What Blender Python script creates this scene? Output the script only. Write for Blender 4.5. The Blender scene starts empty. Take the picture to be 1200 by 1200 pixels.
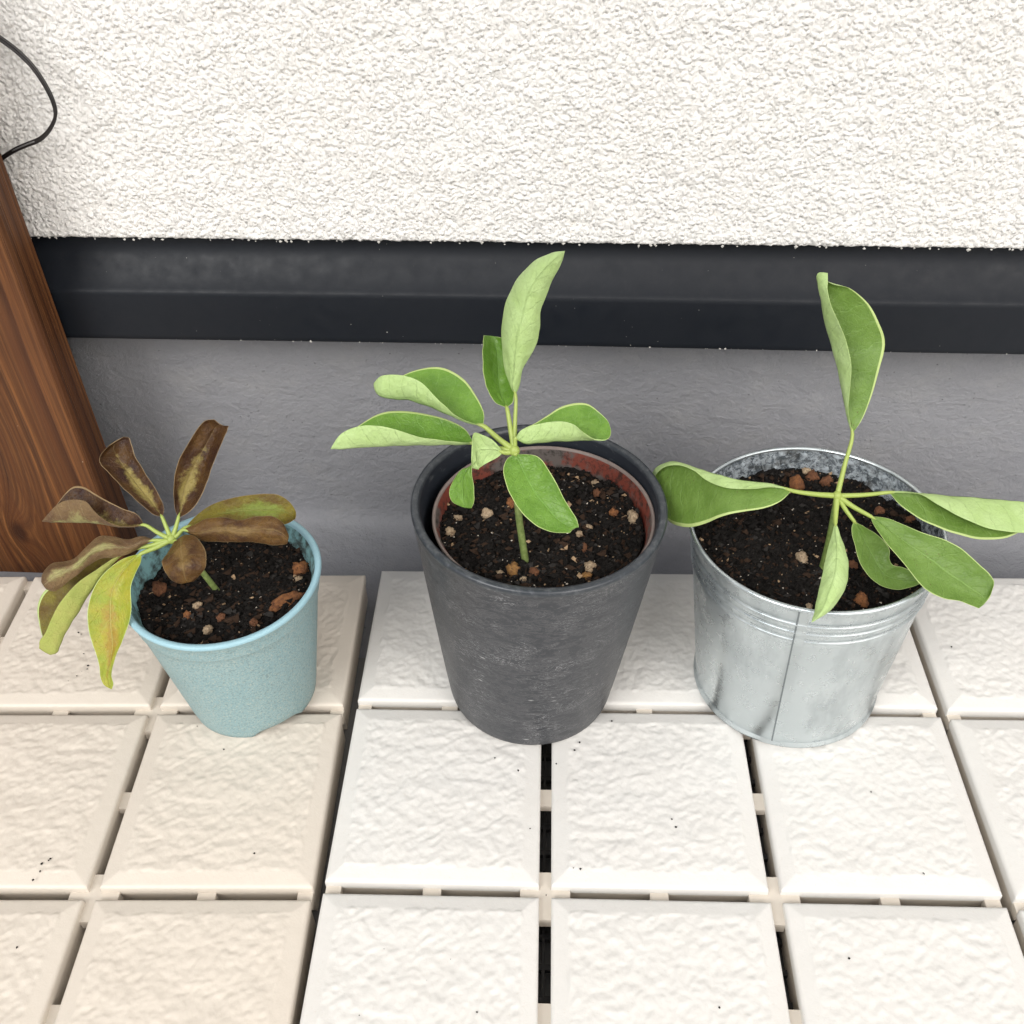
import bpy, bmesh, math, random
import numpy as np
from mathutils import Vector, Matrix
random.seed(7); rng = np.random.RandomState(11)
scene = bpy.context.scene
COL = scene.collection
CM = 0.01                                   # everything is laid out in centimetres, built in metres

# ------------------------------------------------------------------ camera
CF = 1193.7416                              # focal length in photograph pixels (1200 px wide)
CR = np.array([0.99930027, 0.03220065, -0.01902869])
CU = np.array([-0.00707709, 0.66234165, 0.74916851])
CD = np.array([-0.03672721, 0.74850963, -0.66210607])
CC = np.array([10.06918813, -32.35925908, 41.70847409])
cam = bpy.data.cameras.new('camera'); camo = bpy.data.objects.new('camera', cam); COL.objects.link(camo)
cam.sensor_width = 36; cam.lens = CF / 1200 * 36; cam.clip_start = 0.01; cam.clip_end = 200
m = Matrix.Identity(4)
for i in range(3):
    m[i][0] = CR[i]; m[i][1] = CU[i]; m[i][2] = -CD[i]; m[i][3] = CC[i] * CM
camo.matrix_world = m
scene.camera = camo

# ------------------------------------------------------------------ world, sun, exposure
SUN_EL, SUN_AZ = math.radians(38), math.radians(-36)      # azimuth: 0 = straight from behind the camera, negative = from its left
w = bpy.data.worlds.new("World"); scene.world = w; w.use_nodes = True
nt = w.node_tree; bg = nt.nodes['Background']
sky = nt.nodes.new('ShaderNodeTexSky'); sky.sky_type = 'NISHITA'; sky.sun_disc = False
sky.sun_elevation = SUN_EL; sky.sun_rotation = math.pi + (-SUN_AZ) * -1
sky.air_density = 1.0; sky.dust_density = 5.0; sky.ozone_density = 0.6
hsv = nt.nodes.new('ShaderNodeHueSaturation'); hsv.inputs['Saturation'].default_value = 0.35
nt.links.new(sky.outputs[0], hsv.inputs['Color']); nt.links.new(hsv.outputs[0], bg.inputs['Color'])
bg.inputs['Strength'].default_value = 0.075
sl = bpy.data.lights.new('sun', 'SUN'); sl.energy = 1.5; sl.angle = math.radians(34); sl.color = (1.0, 0.98, 0.945)
so = bpy.data.objects.new('sun', sl); COL.objects.link(so)
sd = Vector((math.sin(SUN_AZ) * math.cos(SUN_EL), -math.cos(SUN_AZ) * math.cos(SUN_EL), math.sin(SUN_EL)))
so.rotation_euler = sd.to_track_quat('Z', 'Y').to_euler(); so.location = sd * 5
scene.view_settings.view_transform = 'Standard'; scene.view_settings.look = 'None'
scene.view_settings.exposure = 0.78; scene.view_settings.gamma = 1
scene.view_settings.use_curve_mapping = False
scene.render.resolution_x = 1024; scene.render.resolution_y = 1024

# ------------------------------------------------------------------ helpers
def ray(u, v): return CD + CR * (u - 600) / CF - CU * (v - 600) / CF
def at(u, v, depth): return CC + ray(u, v) * depth                 # cm
def on_z(u, v, z): d = ray(u, v); return CC + d * ((z - CC[2]) / d[2])
def on_y(u, v, y): d = ray(u, v); return CC + d * ((y - CC[1]) / d[1])
def depth_of(P): return float((np.array(P) - CC) @ CD)

def _h(ix, iy, seed):
    n = (ix * 374761393 + iy * 668265263 + seed * 974711) & 0xffffffff
    n = ((n ^ (n >> 13)) * 1274126177) & 0xffffffff
    return ((n ^ (n >> 16)) & 0xffffffff).astype(np.float64) / 4294967295.0
def pnoise(x, y, seed=0):
    x = np.asarray(x, float) + 1000; y = np.asarray(y, float) + 1000
    ix = np.floor(x).astype(np.int64); iy = np.floor(y).astype(np.int64); fx = x - ix; fy = y - iy
    ux = fx * fx * fx * (fx * (fx * 6 - 15) + 10); uy = fy * fy * fy * (fy * (fy * 6 - 15) + 10)
    def g(a, b, dx, dy):
        t = _h(a, b, seed) * 2 * np.pi; return np.cos(t) * dx + np.sin(t) * dy
    n00 = g(ix, iy, fx, fy); n10 = g(ix + 1, iy, fx - 1, fy); n01 = g(ix, iy + 1, fx, fy - 1); n11 = g(ix + 1, iy + 1, fx - 1, fy - 1)
    return ((n00 * (1 - ux) + n10 * ux) * (1 - uy) + (n01 * (1 - ux) + n11 * ux) * uy) * 1.5
def fbm(x, y, o=3, seed=0):
    s = 0; a = 1; t = 0
    for i in range(o):
        s = s + a * pnoise(x * 2 ** i, y * 2 ** i, seed + i * 17); t += a; a *= .5
    return s / t

def mesh_obj(name, verts, faces, mats, parent=None, mi=None, smooth=True, uv=None):
    me = bpy.data.meshes.new(name)
    V = np.asarray(verts, float) * CM
    me.from_pydata(V.tolist(), [], faces if isinstance(faces, list) else faces.tolist())
    for mt in (mats if isinstance(mats, (list, tuple)) else [mats]): me.materials.append(mt)
    if mi is not None: me.polygons.foreach_set('material_index', np.asarray(mi, np.int32))
    if smooth: me.polygons.foreach_set('use_smooth', np.ones(len(me.polygons), bool))
    if uv is not None:
        l = me.uv_layers.new(name='leaf'); idx = np.empty(len(me.loops), np.int32); me.loops.foreach_get('vertex_index', idx)
        l.data.foreach_set('uv', np.asarray(uv, float)[idx].ravel())
    me.update()
    o = bpy.data.objects.new(name, me); COL.objects.link(o)
    if parent: o.parent = parent
    return o
def thing(name, label, cat, loc=(0, 0, 0), rot=(0, 0, 0), group=None):
    o = bpy.data.objects.new(name, None); COL.objects.link(o); o.empty_display_size = .02
    o.location = Vector(loc) * CM; o.rotation_euler = rot
    return tag(o, label, cat, group)
def tag(o, label, cat, group=None, kind=None):
    o['label'] = label; o['category'] = cat
    if group: o['group'] = group
    if kind: o['kind'] = kind
    return o
def structure(o, label=None):
    o['kind'] = 'structure'
    if label: o['label'] = label
    return o
def grid_faces(nu, nv, off=0, flip=False, wrap=False):
    i = np.arange(nu if wrap else nu - 1)[:, None]; j = np.arange(nv - 1)[None, :]
    a = i * nv + j; b = ((i + 1) % nu) * nv + j
    q = np.stack([a + 0 * b, b, b + 1, a + 1 + 0 * b], -1).reshape(-1, 4) + off
    return q[:, ::-1] if flip else q
def box(V, F, x0, x1, y0, y1, z0, z1):
    n = len(V); V += [(x, y, z) for z in (z0, z1) for y in (y0, y1) for x in (x0, x1)]
    F += [[n + i for i in f] for f in ((0, 2, 3, 1), (4, 5, 7, 6), (0, 1, 5, 4), (2, 6, 7, 3), (0, 4, 6, 2), (1, 3, 7, 5))]
def bevel(o, width, seg=2):
    b = o.modifiers.new('bevel', 'BEVEL'); b.width = width * CM; b.segments = seg; b.limit_method = 'ANGLE'; b.angle_limit = math.radians(40)

# ------------------------------------------------------------------ materials
class M:
    def __init__(s, name, rough=.6, spec=.5, metal=0.):
        s.m = bpy.data.materials.new(name); s.m.use_nodes = True; s.t = s.m.node_tree; s.p = s.t.nodes['Principled BSDF']
        s.p.inputs['Roughness'].default_value = rough; s.p.inputs['Specular IOR Level'].default_value = spec; s.p.inputs['Metallic'].default_value = metal
        s.tc = s.t.nodes.new('ShaderNodeTexCoord')
    def n(s, typ, **k):
        nd = s.t.nodes.new('ShaderNode' + typ)
        for a, b in k.items(): setattr(nd, a, b)
        return nd
    def l(s, a, b): s.t.links.new(a, b)
    def co(s, scale=(100, 100, 100), src='Object', rot=(0, 0, 0), loc=(0, 0, 0)):
        mp = s.n('Mapping'); mp.inputs['Scale'].default_value = scale; mp.inputs['Rotation'].default_value = rot; mp.inputs['Location'].default_value = loc
        s.l(s.tc.outputs[src], mp.inputs['Vector']); return mp.outputs[0]
    def noise(s, scale=1., detail=4., rough=.55, co=None, dist=0.):
        nd = s.n('TexNoise'); nd.inputs['Scale'].default_value = scale; nd.inputs['Detail'].default_value = detail
        nd.inputs['Roughness'].default_value = rough; nd.inputs['Distortion'].default_value = dist
        s.l(co if co is not None else s.co(), nd.inputs['Vector']); return nd.outputs['Fac']
    def vor(s, scale=1., co=None, feature='F1'):
        nd = s.n('TexVoronoi', feature=feature); nd.inputs['Scale'].default_value = scale
        s.l(co if co is not None else s.co(), nd.inputs['Vector']); return nd
    def ramp(s, fac, stops):
        r = s.n('ValToRGB'); e = r.color_ramp.elements
        while len(e) < len(stops): e.new(.5)
        for el, (p, c) in zip(e, stops):
            el.position = p; el.color = (*c, 1) if isinstance(c, (tuple, list)) else (c, c, c, 1)
        s.l(fac, r.inputs[0]); return r.outputs[0]
    def mix(s, fac, a, b, mode='MIX'):
        nd = s.n('Mix', data_type='RGBA', blend_type=mode)
        for v, i in ((fac, 0), (a, 6), (b, 7)):
            if isinstance(v, (int, float)): nd.inputs[i].default_value = v
            elif isinstance(v, tuple): nd.inputs[i].default_value = (*v, 1)
            else: s.l(v, nd.inputs[i])
        return nd.outputs[2]
    def math(s, op, a, b=0., c=0.):
        nd = s.n('Math', operation=op)
        for i, v in enumerate((a, b, c)):
            if isinstance(v, (int, float)): nd.inputs[i].default_value = v
            else: s.l(v, nd.inputs[i])
        return nd.outputs[0]
    def color(s, c):
        if isinstance(c, tuple): s.p.inputs['Base Color'].default_value = (*c, 1)
        else: s.l(c, s.p.inputs['Base Color'])
        return s
    def rough(s, c): s.l(c, s.p.inputs['Roughness']); return s
    def bump(s, h, dist=.03, strength=1.):
        b = s.n('Bump'); b.inputs['Distance'].default_value = dist * CM; b.inputs['Strength'].default_value = strength
        s.l(h, b.inputs['Height'])
        if s.p.inputs['Normal'].is_linked: s.l(s.p.inputs['Normal'].links[0].from_socket, b.inputs['Normal'])
        s.l(b.outputs[0], s.p.inputs['Normal']); return s

def mat_tile(name, c1, c2):
    a = M(name, .45, .35)
    n1 = a.noise(.35, 3); n2 = a.noise(7, 3)
    c = a.mix(n1, c1, c2); c = a.mix(a.ramp(n2, [(.62, 0.), (.75, .25)]), c, (.55, .47, .38))
    sp = a.vor(2.1); spk = a.ramp(sp.outputs['Distance'], [(.0, 1.), (.045, 0.)])
    gate = a.ramp(a.noise(.5, 1), [(.55, 0.), (.6, 1.)])
    c = a.mix(a.mix(1., spk, gate, 'MULTIPLY'), c, (.12, .09, .07))
    a.color(c); a.bump(a.noise(6, 5, .6), .012); return a.m
M_TILE = mat_tile('cream_plastic', (.70, .69, .665), (.665, .645, .61))
M_TILE_LEFT = mat_tile('beige_plastic', (.66, .605, .53), (.62, .56, .485))
M_FRAME = M('frame_plastic', .5).color((.66, .60, .52)).m

a = M('stucco', .9, .2); n1 = a.noise(.12, 3); c = a.mix(n1, (.82, .815, .80), (.80, .78, .745))
c = a.mix(a.ramp(a.noise(1.7, 4), [(.62, 0.), (.78, .35)]), c, (.74, .66, .55))
pits = a.ramp(a.vor(3.2).outputs['Distance'], [(.03, 1.), (.1, 0.)]); g = a.ramp(a.noise(1.1, 2), [(.5, 0.), (.6, .5)])
c = a.mix(a.mix(1., pits, g, 'MULTIPLY'), c, (.35, .31, .27))
a.color(c); gr = a.vor(4.6, a.co((100, 100, 100))); a.bump(a.ramp(gr.outputs['Distance'], [(.0, 1.), (.55, 0.)]), .09); a.bump(a.noise(9, 5, .7), .08); M_STUCCO = a.m

a = M('painted_foundation', .62, .25)
n1 = a.noise(.12, 4); c = a.mix(n1, (.200, .204, .222), (.245, .248, .262))
c = a.mix(a.ramp(a.noise(.5, 5, .7, a.co((70, 70, 110))), [(.48, 0.), (.75, .45)]), c, (.285, .285, .285))
d = a.vor(1.1); c = a.mix(a.mix(1., a.ramp(d.outputs['Distance'], [(.03, 1.), (.07, 0.)]), a.ramp(a.noise(.3, 2), [(.5, 0.), (.56, .7)]), 'MULTIPLY'), c, (.05, .05, .05))
a.color(c); a.rough(a.ramp(a.noise(.4, 3), [(.3, .5), (.7, .7)]))
a.bump(a.noise(.8, 6, .62, a.co((90, 100, 110)), .5), .16); a.bump(a.noise(2.6, 6, .65, a.co((95, 100, 110))), .10)
d2 = a.vor(2.6); a.bump(a.mix(1., a.ramp(d2.outputs['Distance'], [(.0, 1.), (.2, 0.)]), a.ramp(a.noise(.7, 2), [(.5, 0.), (.6, 1.)]), 'MULTIPLY'), .05)
M_FOUND = a.m

a = M('black_flashing', .38, .25)
dust = a.ramp(a.noise(2.2, 6, .7), [(.5, 0.), (.9, .10)]); geo = a.n('NewGeometry'); sx = a.n('SeparateXYZ'); a.l(geo.outputs['Normal'], sx.inputs[0])
up = a.ramp(sx.outputs['Z'], [(.25, .12), (.8, 1.)])
c = a.mix(a.mix(1., dust, up, 'MULTIPLY'), (.007, .009, .013), (.10, .095, .09))
sp = a.ramp(a.vor(2.3).outputs['Distance'], [(.015, 1.), (.05, 0.)]); g = a.ramp(a.noise(.5, 2), [(.57, 0.), (.62, .8)])
c = a.mix(a.mix(1., sp, g, 'MULTIPLY'), c, (.4, .39, .37)); a.color(c)
a.rough(a.ramp(a.noise(1.2, 4), [(.3, .42), (.75, .62)])); a.bump(a.noise(.3, 2), .02); M_FLASH = a.m
M_CHIP = M('plaster_white', .9, .2).color((.5, .49, .46)).m
M_GROUND = M('concrete_ground', .9, .2)
M_GROUND.color(M_GROUND.mix(M_GROUND.noise(.2, 5), (.17, .168, .165), (.24, .235, .23))); M_GROUND = M_GROUND.m

# stained board: long fibres run along the object's z axis, with one knot
a = M('stained_wood', .5, .22)
co = a.co((100, 100, 100)); sep = a.n('SeparateXYZ'); a.l(co, sep.inputs[0])
kx = a.math('SUBTRACT', sep.outputs['X'], -6.0); kz = a.math('SUBTRACT', sep.outputs['Z'], 3.4)
kd = a.math('SQRT', a.math('ADD', a.math('MULTIPLY', kx, kx), a.math('MULTIPLY', a.math('MULTIPLY', kz, kz), .3)))
kn = a.math('EXPONENT', a.math('MULTIPLY', kd, -.75))
warp = a.noise(1., 2, .5, a.co((12, 12, 3.5)))
gx = a.math('ADD', a.math('MULTIPLY', a.math('ADD', sep.outputs['X'], a.math('MULTIPLY', sep.outputs['Y'], 1.3)), 1.0), a.math('MULTIPLY', warp, 2.0))
gx = a.math('ADD', gx, a.math('MULTIPLY', kn, 2.2))
fib0 = a.noise(1., 4, .6, a.co((160, 160, 6)))
n1d = a.n('TexNoise', noise_dimensions='1D'); n1d.inputs['Scale'].default_value = 2.1; n1d.inputs['Detail'].default_value = 3.5; n1d.inputs['Roughness'].default_value = .6
a.l(a.math('ADD', gx, a.math('MULTIPLY', fib0, .25)), n1d.inputs['W'])
ring = a.ramp(n1d.outputs['Fac'], [(.36, 0.), (.66, 1.)])
fib = a.noise(1., 5, .65, a.co((900, 900, 25)))
c = a.mix(ring, (.036, .014, .007), (.22, .090, .030)); c = a.mix(a.ramp(fib, [(.35, .7), (.6, 0.)]), c, (.05, .020, .010)); c = a.mix(a.ramp(fib0, [(.42, 0.), (.62, .6)]), c, (.085, .030, .011))
big = a.noise(1., 3, .5, a.co((25, 25, 6))); c = a.mix(a.ramp(big, [(.45, 0.), (.7, .6)]), c, (.10, .038, .018))
c = a.mix(a.ramp(kd, [(.25, .85), (.6, 0.)]), c, (.03, .012, .007)); c = a.mix(a.ramp(a.noise(1., 3, .5, a.co((9, 9, 5), loc=(2, 0, 1))), [(.45, 0.), (.6, .5)]), c, (.05, .019, .009))
sp = a.ramp(a.vor(1.3).outputs['Distance'], [(.02, 1.), (.05, 0.)]); g = a.ramp(a.noise(.4, 2), [(.56, 0.), (.6, .9)])
c = a.mix(a.mix(1., sp, g, 'MULTIPLY'), c, (.5, .42, .32)); a.color(c)
a.bump(fib, .03); a.bump(ring, .03); a.rough(a.ramp(fib, [(.3, .42), (.7, .62)])); M_WOOD = a.m

a = M('blue_fibre', .5, .4); sp1 = a.noise(14, 3, .6); c = a.mix(a.noise(.6, 4), (.19, .325, .36), (.26, .38, .40))
c = a.mix(a.ramp(sp1, [(.50, 0.), (.64, .7)]), c, (.42, .46, .40)); c = a.mix(a.ramp(a.noise(10, 3, .6, a.co(loc=(3, 5, 1))), [(.50, 0.), (.64, .6)]), c, (.13, .20, .20))
dk = a.ramp(a.vor(1.6).outputs['Distance'], [(.02, 1.), (.06, 0.)]); g = a.ramp(a.noise(.7, 2), [(.53, 0.), (.57, .9)])
c = a.mix(a.mix(1., dk, g, 'MULTIPLY'), c, (.05, .05, .04)); a.color(c); a.bump(sp1, .012); a.bump(a.noise(1, 3), .02); M_BLUE = a.m
a = M('blue_fibre_rim', .42, .45); c = a.mix(a.noise(12, 3), (.25, .43, .50), (.33, .52, .59)); a.color(c); a.bump(a.noise(14, 3), .01); M_BLUE_RIM = a.m
a = M('blue_fibre_inside', .6, .3); c = a.mix(a.ramp(a.noise(1.6, 6, .7), [(.42, 0.), (.6, .9)]), (.20, .38, .40), (.035, .035, .03)); a.color(c); M_BLUE_IN = a.m

a = M('dark_stone_plastic', .36, .35)
cc = a.co((45, 45, 120)); st = a.noise(1.5, 8, .78, cc, 2.2)
c = a.mix(a.ramp(st, [(.50, 0.), (.535, .5), (.55, .08), (.60, .12), (.615, .6), (.63, .1), (.74, .4)]), (.036, .039, .045), (.15, .15, .155))
fl = a.vor(1.5, a.co((60, 60, 230), rot=(0, .5, .3))); g = a.ramp(a.noise(.8, 2), [(.54, 0.), (.62, 1.)])
c = a.mix(a.mix(1., a.ramp(fl.outputs['Distance'], [(.05, .8), (.16, 0.)]), g, 'MULTIPLY'), c, (.42, .42, .42))
ln = a.noise(1.3, 5, .6, a.co((42, 42, 150), rot=(.12, .05, 0)), .6); msk = a.ramp(a.noise(.55, 3), [(.42, 0.), (.62, 1.)])
for lo in (.47, .545, .60): c = a.mix(a.mix(1., a.ramp(ln, [(lo, 0.), (lo + .006, .75), (lo + .012, 0.)]), msk, 'MULTIPLY'), c, (.34, .34, .35))
a.color(c); a.rough(a.ramp(st, [(.4, .36), (.7, .55)])); a.bump(st, .012); a.bump(a.noise(3, 4), .01); M_DARK = a.m
a = M('dark_pot_rim', .32, .5); c = a.mix(a.ramp(a.noise(3, 6, .7), [(.5, 0.), (.75, .5)]), (.028, .034, .042), (.16, .17, .18)); a.color(c); M_DARK_RIM = a.m
a = M('dark_pot_inside', .45, .4); c = a.mix(a.ramp(a.noise(1.8, 6, .75, a.co((60, 60, 140))), [(.58, 0.), (.72, .6)]), (.018, .022, .030), (.13, .14, .15)); a.color(c); M_DARK_IN = a.m
a = M('nursery_pot_inside', .6, .3); c = a.mix(a.ramp(a.noise(.8, 5, .65), [(.46, 0.), (.56, 1.)]), (.17, .040, .026), (.10, .085, .078)); c = a.mix(a.ramp(a.noise(3, 5, .7), [(.48, 0.), (.62, .85)]), c, (.02, .017, .014)); a.color(c); M_NURS_IN = a.m
a = M('nursery_pot_rim', .42, .45); c = a.mix(a.noise(1.5, 5, .6), (.13, .10, .09), (.26, .21, .19)); a.color(c); M_NURS_RIM = a.m

a = M('galvanised_metal', .42, .5, .85)
sp = a.vor(.9, a.co((100, 100, 70))); c = a.mix(a.noise(.35, 5, .6), (.48, .54, .56), (.66, .71, .73))
dk = a.ramp(a.noise(.32, 5, .65, a.co((100, 100, 35))), [(.50, 0.), (.68, .5)]); c = a.mix(dk, c, (.20, .235, .255))
wh = a.ramp(a.noise(4, 6, .8), [(.62, 0.), (.8, .3)]); c = a.mix(wh, c, (.75, .78, .79))
a.color(c); a.rough(a.ramp(a.noise(1.4, 5, .6), [(.3, .20), (.7, .42)])); a.bump(a.noise(.3, 3), .05); a.bump(a.noise(5, 2), .003); M_ZINC = a.m
a = M('limescaled_metal', .5, .5, .6)
ls = a.ramp(a.noise(3.2, 7, .75, None, .6), [(.44, 0.), (.60, 1.)]); c = a.mix(ls, (.20, .235, .265), (.60, .65, .69)); c = a.mix(a.ramp(a.noise(1.2, 5, .7), [(.52, 0.), (.66, .8)]), c, (.05, .045, .035))
a.color(c); a.rough(ls); a.bump(ls, .03); M_ZINC_IN = a.m
M_SEAM = M('seam_dark', .5, .5, .8).color((.24, .27, .285)).m

def soil_mat(name, c):
    a = M(name, .8, .18); a.color(a.mix(a.noise(6, 4), c, tuple(x * 1.9 for x in c))); a.bump(a.noise(8, 4), .03); return a.m
M_SOIL = soil_mat('wet_soil', (.0045, .0037, .0032)); M_SOIL2 = soil_mat('brown_soil', (.020, .011, .0065)); M_TAN = soil_mat('tan_grit', (.22, .15, .09)); M_WHITE = soil_mat('perlite', (.40, .36, .31))
M_GREY = soil_mat('grey_grit', (.016, .0145, .0135))
def stone_mat(name, c1, c2, c3):
    a = M(name, .8, .3); c = a.mix(a.ramp(a.noise(4, 5, .7), [(.38, 0.), (.62, 1.)]), c1, c2)
    c = a.mix(a.ramp(a.noise(7, 4, .7, a.co(loc=(4, 1, 2))), [(.56, 0.), (.66, .9)]), c, c3); a.color(c); a.bump(a.noise(9, 6, .75), .12); return a.m
ST = dict(orange=stone_mat('orange_pumice', (.30, .125, .045), (.15, .06, .028), (.05, .025, .015)),
          ochre=stone_mat('ochre_pumice', (.36, .19, .06), (.20, .10, .04), (.04, .03, .02)),
          tan=stone_mat('tan_pumice', (.48, .37, .25), (.30, .21, .13), (.09, .06, .04)),
          brown=stone_mat('brown_pumice', (.13, .055, .028), (.20, .085, .04), (.04, .02, .012)))

def leaf_mat(name, base, alt, dark, vein, rough=.38, patch=None, patch_at=(.32, .12), veinamt=.35, spots=0.):
    a = M(name, rough, .28 if 'wither' in name or 'olive' in name else .42)
    uv = a.n('UVMap', uv_map='leaf'); s = a.n('SeparateXYZ'); a.l(uv.outputs[0], s.inputs[0]); u, v = s.outputs[0], s.outputs[1]
    au = a.math('ABSOLUTE', u)
    c = a.mix(a.ramp(a.noise(1.1, 4), [(.35, 0.), (.65, 1.)]), base, alt)
    c = a.mix(a.ramp(a.noise(7, 5, .7), [(.5, 0.), (.75, .45)]), c, dark)
    if patch:      # blotch with its own ragged outline round the midrib
        d = a.math('ADD', a.math('MULTIPLY', a.math('ABSOLUTE', a.math('SUBTRACT', v, patch_at[0])), 2.3), a.math('MULTIPLY', au, 1.5))
        d = a.math('ADD', d, a.math('MULTIPLY', a.math('SUBTRACT', a.noise(1.6, 6, .75), .5), 2.8))
        c = a.mix(a.ramp(d, [(.35, 1.), (1.0, 0.)]), c, a.mix(a.noise(6, 4, .7), patch, tuple(x * .55 for x in patch)))
    mid = a.ramp(au, [(.02, 1.), (.06, 0.)])
    lat = a.math('FRACT', a.math('ADD', a.math('MULTIPLY', a.math('SUBTRACT', v, a.math('MULTIPLY', au, .16)), 9.), a.math('MULTIPLY', a.noise(1.2, 2), .8)))
    lat = a.ramp(a.math('ABSOLUTE', a.math('SUBTRACT', lat, .5)), [(.0, .55), (.045, 0.)])
    net = a.ramp(a.vor(4.2, None, 'DISTANCE_TO_EDGE').outputs['Distance'], [(.0, .5), (.05, 0.)])
    ve = a.math('MINIMUM', a.math('ADD', a.math('ADD', mid, lat), a.math('MULTIPLY', net, .6)), 1.)
    c = a.mix(a.math('MULTIPLY', ve, veinamt), c, vein)
    if spots:
        g = a.ramp(a.noise(.9, 3), [(.5, 0.), (.62, spots)]); q = a.ramp(a.vor(5).outputs['Distance'], [(.08, 1.), (.2, 0.)]); c = a.mix(a.mix(1., q, g, 'MULTIPLY'), c, (.10, .07, .02))
    a.color(c); a.bump(ve, -.02); a.bump(a.noise(2.2, 5, .65), .13 if 'wither' in name or 'olive' in name else .08); a.bump(a.noise(12, 3), .008)
    a.p.inputs['Subsurface Weight'].default_value = 0.0
    tr = a.n('BsdfTranslucent'); a.l(c, tr.inputs['Color']); mx = a.n('MixShader'); mx.inputs[0].default_value = .16
    out = a.t.nodes['Material Output']; a.l(a.p.outputs[0], mx.inputs[1]); a.l(tr.outputs[0], mx.inputs[2]); a.l(mx.outputs[0], out.inputs['Surface'])
    return a.m
L_UP = leaf_mat('leaf_upper', (.110, .235, .026), (.155, .30, .042), (.07, .165, .018), (.20, .38, .08), .30, veinamt=.6)
L_UP2 = leaf_mat('leaf_upper_matt', (.125, .225, .036), (.16, .27, .052), (.095, .17, .03), (.22, .36, .09), .40, veinamt=.55, spots=.7)
L_DN = leaf_mat('leaf_under', (.42, .58, .22), (.48, .64, .28), (.36, .50, .19), (.26, .38, .13), .5, veinamt=.45)
L_EDGE = M('leaf_margin', .5).color((.38, .48, .17)).m
L_BR = leaf_mat('leaf_withered', (.095, .046, .013), (.036, .014, .010), (.010, .006, .005), (.22, .15, .07), .33, patch=(.36, .29, .09), veinamt=.3)
L_BR2 = leaf_mat('leaf_withered_mottled', (.15, .080, .022), (.060, .027, .014), (.03, .014, .009), (.26, .18, .08), .33, patch=(.24, .15, .05), patch_at=(.45, .1), veinamt=.35)
L_OL = leaf_mat('leaf_olive', (.19, .16, .018), (.12, .075, .014), (.06, .04, .012), (.26, .22, .07), .34, patch=(.24, .30, .05), patch_at=(.6, 0), veinamt=.3)
L_YG = leaf_mat('leaf_yellowing', (.26, .33, .03), (.38, .36, .035), (.30, .19, .03), (.42, .46, .13), .34, patch=(.44, .30, .04), patch_at=(.6, .1), veinamt=.3)
L_YGD = leaf_mat('leaf_yellowing_under', (.40, .42, .11), (.34, .40, .09), (.30, .27, .08), (.30, .28, .08), .5)
L_BRD = leaf_mat('leaf_withered_under', (.20, .13, .06), (.13, .075, .04), (.08, .045, .03), (.36, .29, .16), .5, patch=(.42, .40, .16), patch_at=(.6, .1), veinamt=.5)
L_BEDGE = M('withered_margin', .5).color((.22, .15, .07)).m
M_PET = M('petiole_green', .45).color((.30, .38, .085)).m
a = M('stem_green', .5); a.color(a.mix(a.ramp(a.noise(5, 4), [(.4, 0.), (.65, 1.)]), (.13, .18, .05), (.21, .27, .09))); M_STEM = a.m
a = M('stem_olive', .5); a.color(a.mix(a.ramp(a.noise(5, 4), [(.4, 0.), (.65, 1.)]), (.10, .15, .035), (.16, .22, .06))); M_STEM2 = a.m
a = M('black_cable', .35); a.color((.012, .010, .010)); M_CABLE = a.m
M_PRINT = M('cable_print', .5).color((.14, .14, .14)).m

# ------------------------------------------------------------------ ground, foundation, flashing, stucco wall
WY = math.radians(-1.8)                                     # the wall runs slightly askew to the deck
V, F = [], []; box(V, F, -900, 900, -900, 40, -12, -2.5)
structure(mesh_obj('ground', V, F, M_GROUND, smooth=False), 'grey concrete ground beneath the deck')

house = thing('house_wall', 'rough white stucco house wall over black flashing and grey painted foundation', 'wall', (0, 0, 0), (0, 0, WY))
# foundation: vertical face at y = 16.4 that eases into a shallow painted foot
prof = [(60, -2.42), (5, -2.42), (11, -2.40), (14.6, -2.38), (15.6, -2.25), (16.1, -1.9), (16.35, -1.2), (16.4, -.2), (16.42, 4), (16.42, 9), (16.42, 22)]
prof = prof[1:]
xs = np.concatenate([np.linspace(-300, -40, 12), np.linspace(-38, 62, 101), np.linspace(64, 320, 12)])
V = np.array([(x, y + .03 * math.sin(x * .21 + y), z) for x in xs for y, z in prof])
o = mesh_obj('foundation', V, grid_faces(len(xs), len(prof)), M_FOUND, house)
# flashing: bent sheet, drip edge, front face, rounded nose, slope up under the stucco
fp = [(16.3, 13.02), (13.62, 13.0), (13.5, 13.0), (13.46, 13.04), (13.46, 13.3), (13.47, 14.6), (13.47, 15.6), (13.5, 15.78), (13.57, 15.88), (13.68, 15.96), (14.1, 16.4), (14.7, 17.1), (14.95, 17.5), (15.0, 18.0), (15.0, 19.4)]
V = np.array([(x, y + .02 * math.sin(x * .13), z + .02 * math.sin(x * .17 + 1)) for x in xs for y, z in fp])
mesh_obj('flashing', V, grid_faces(len(xs), len(fp)), M_FLASH, house)
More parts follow.
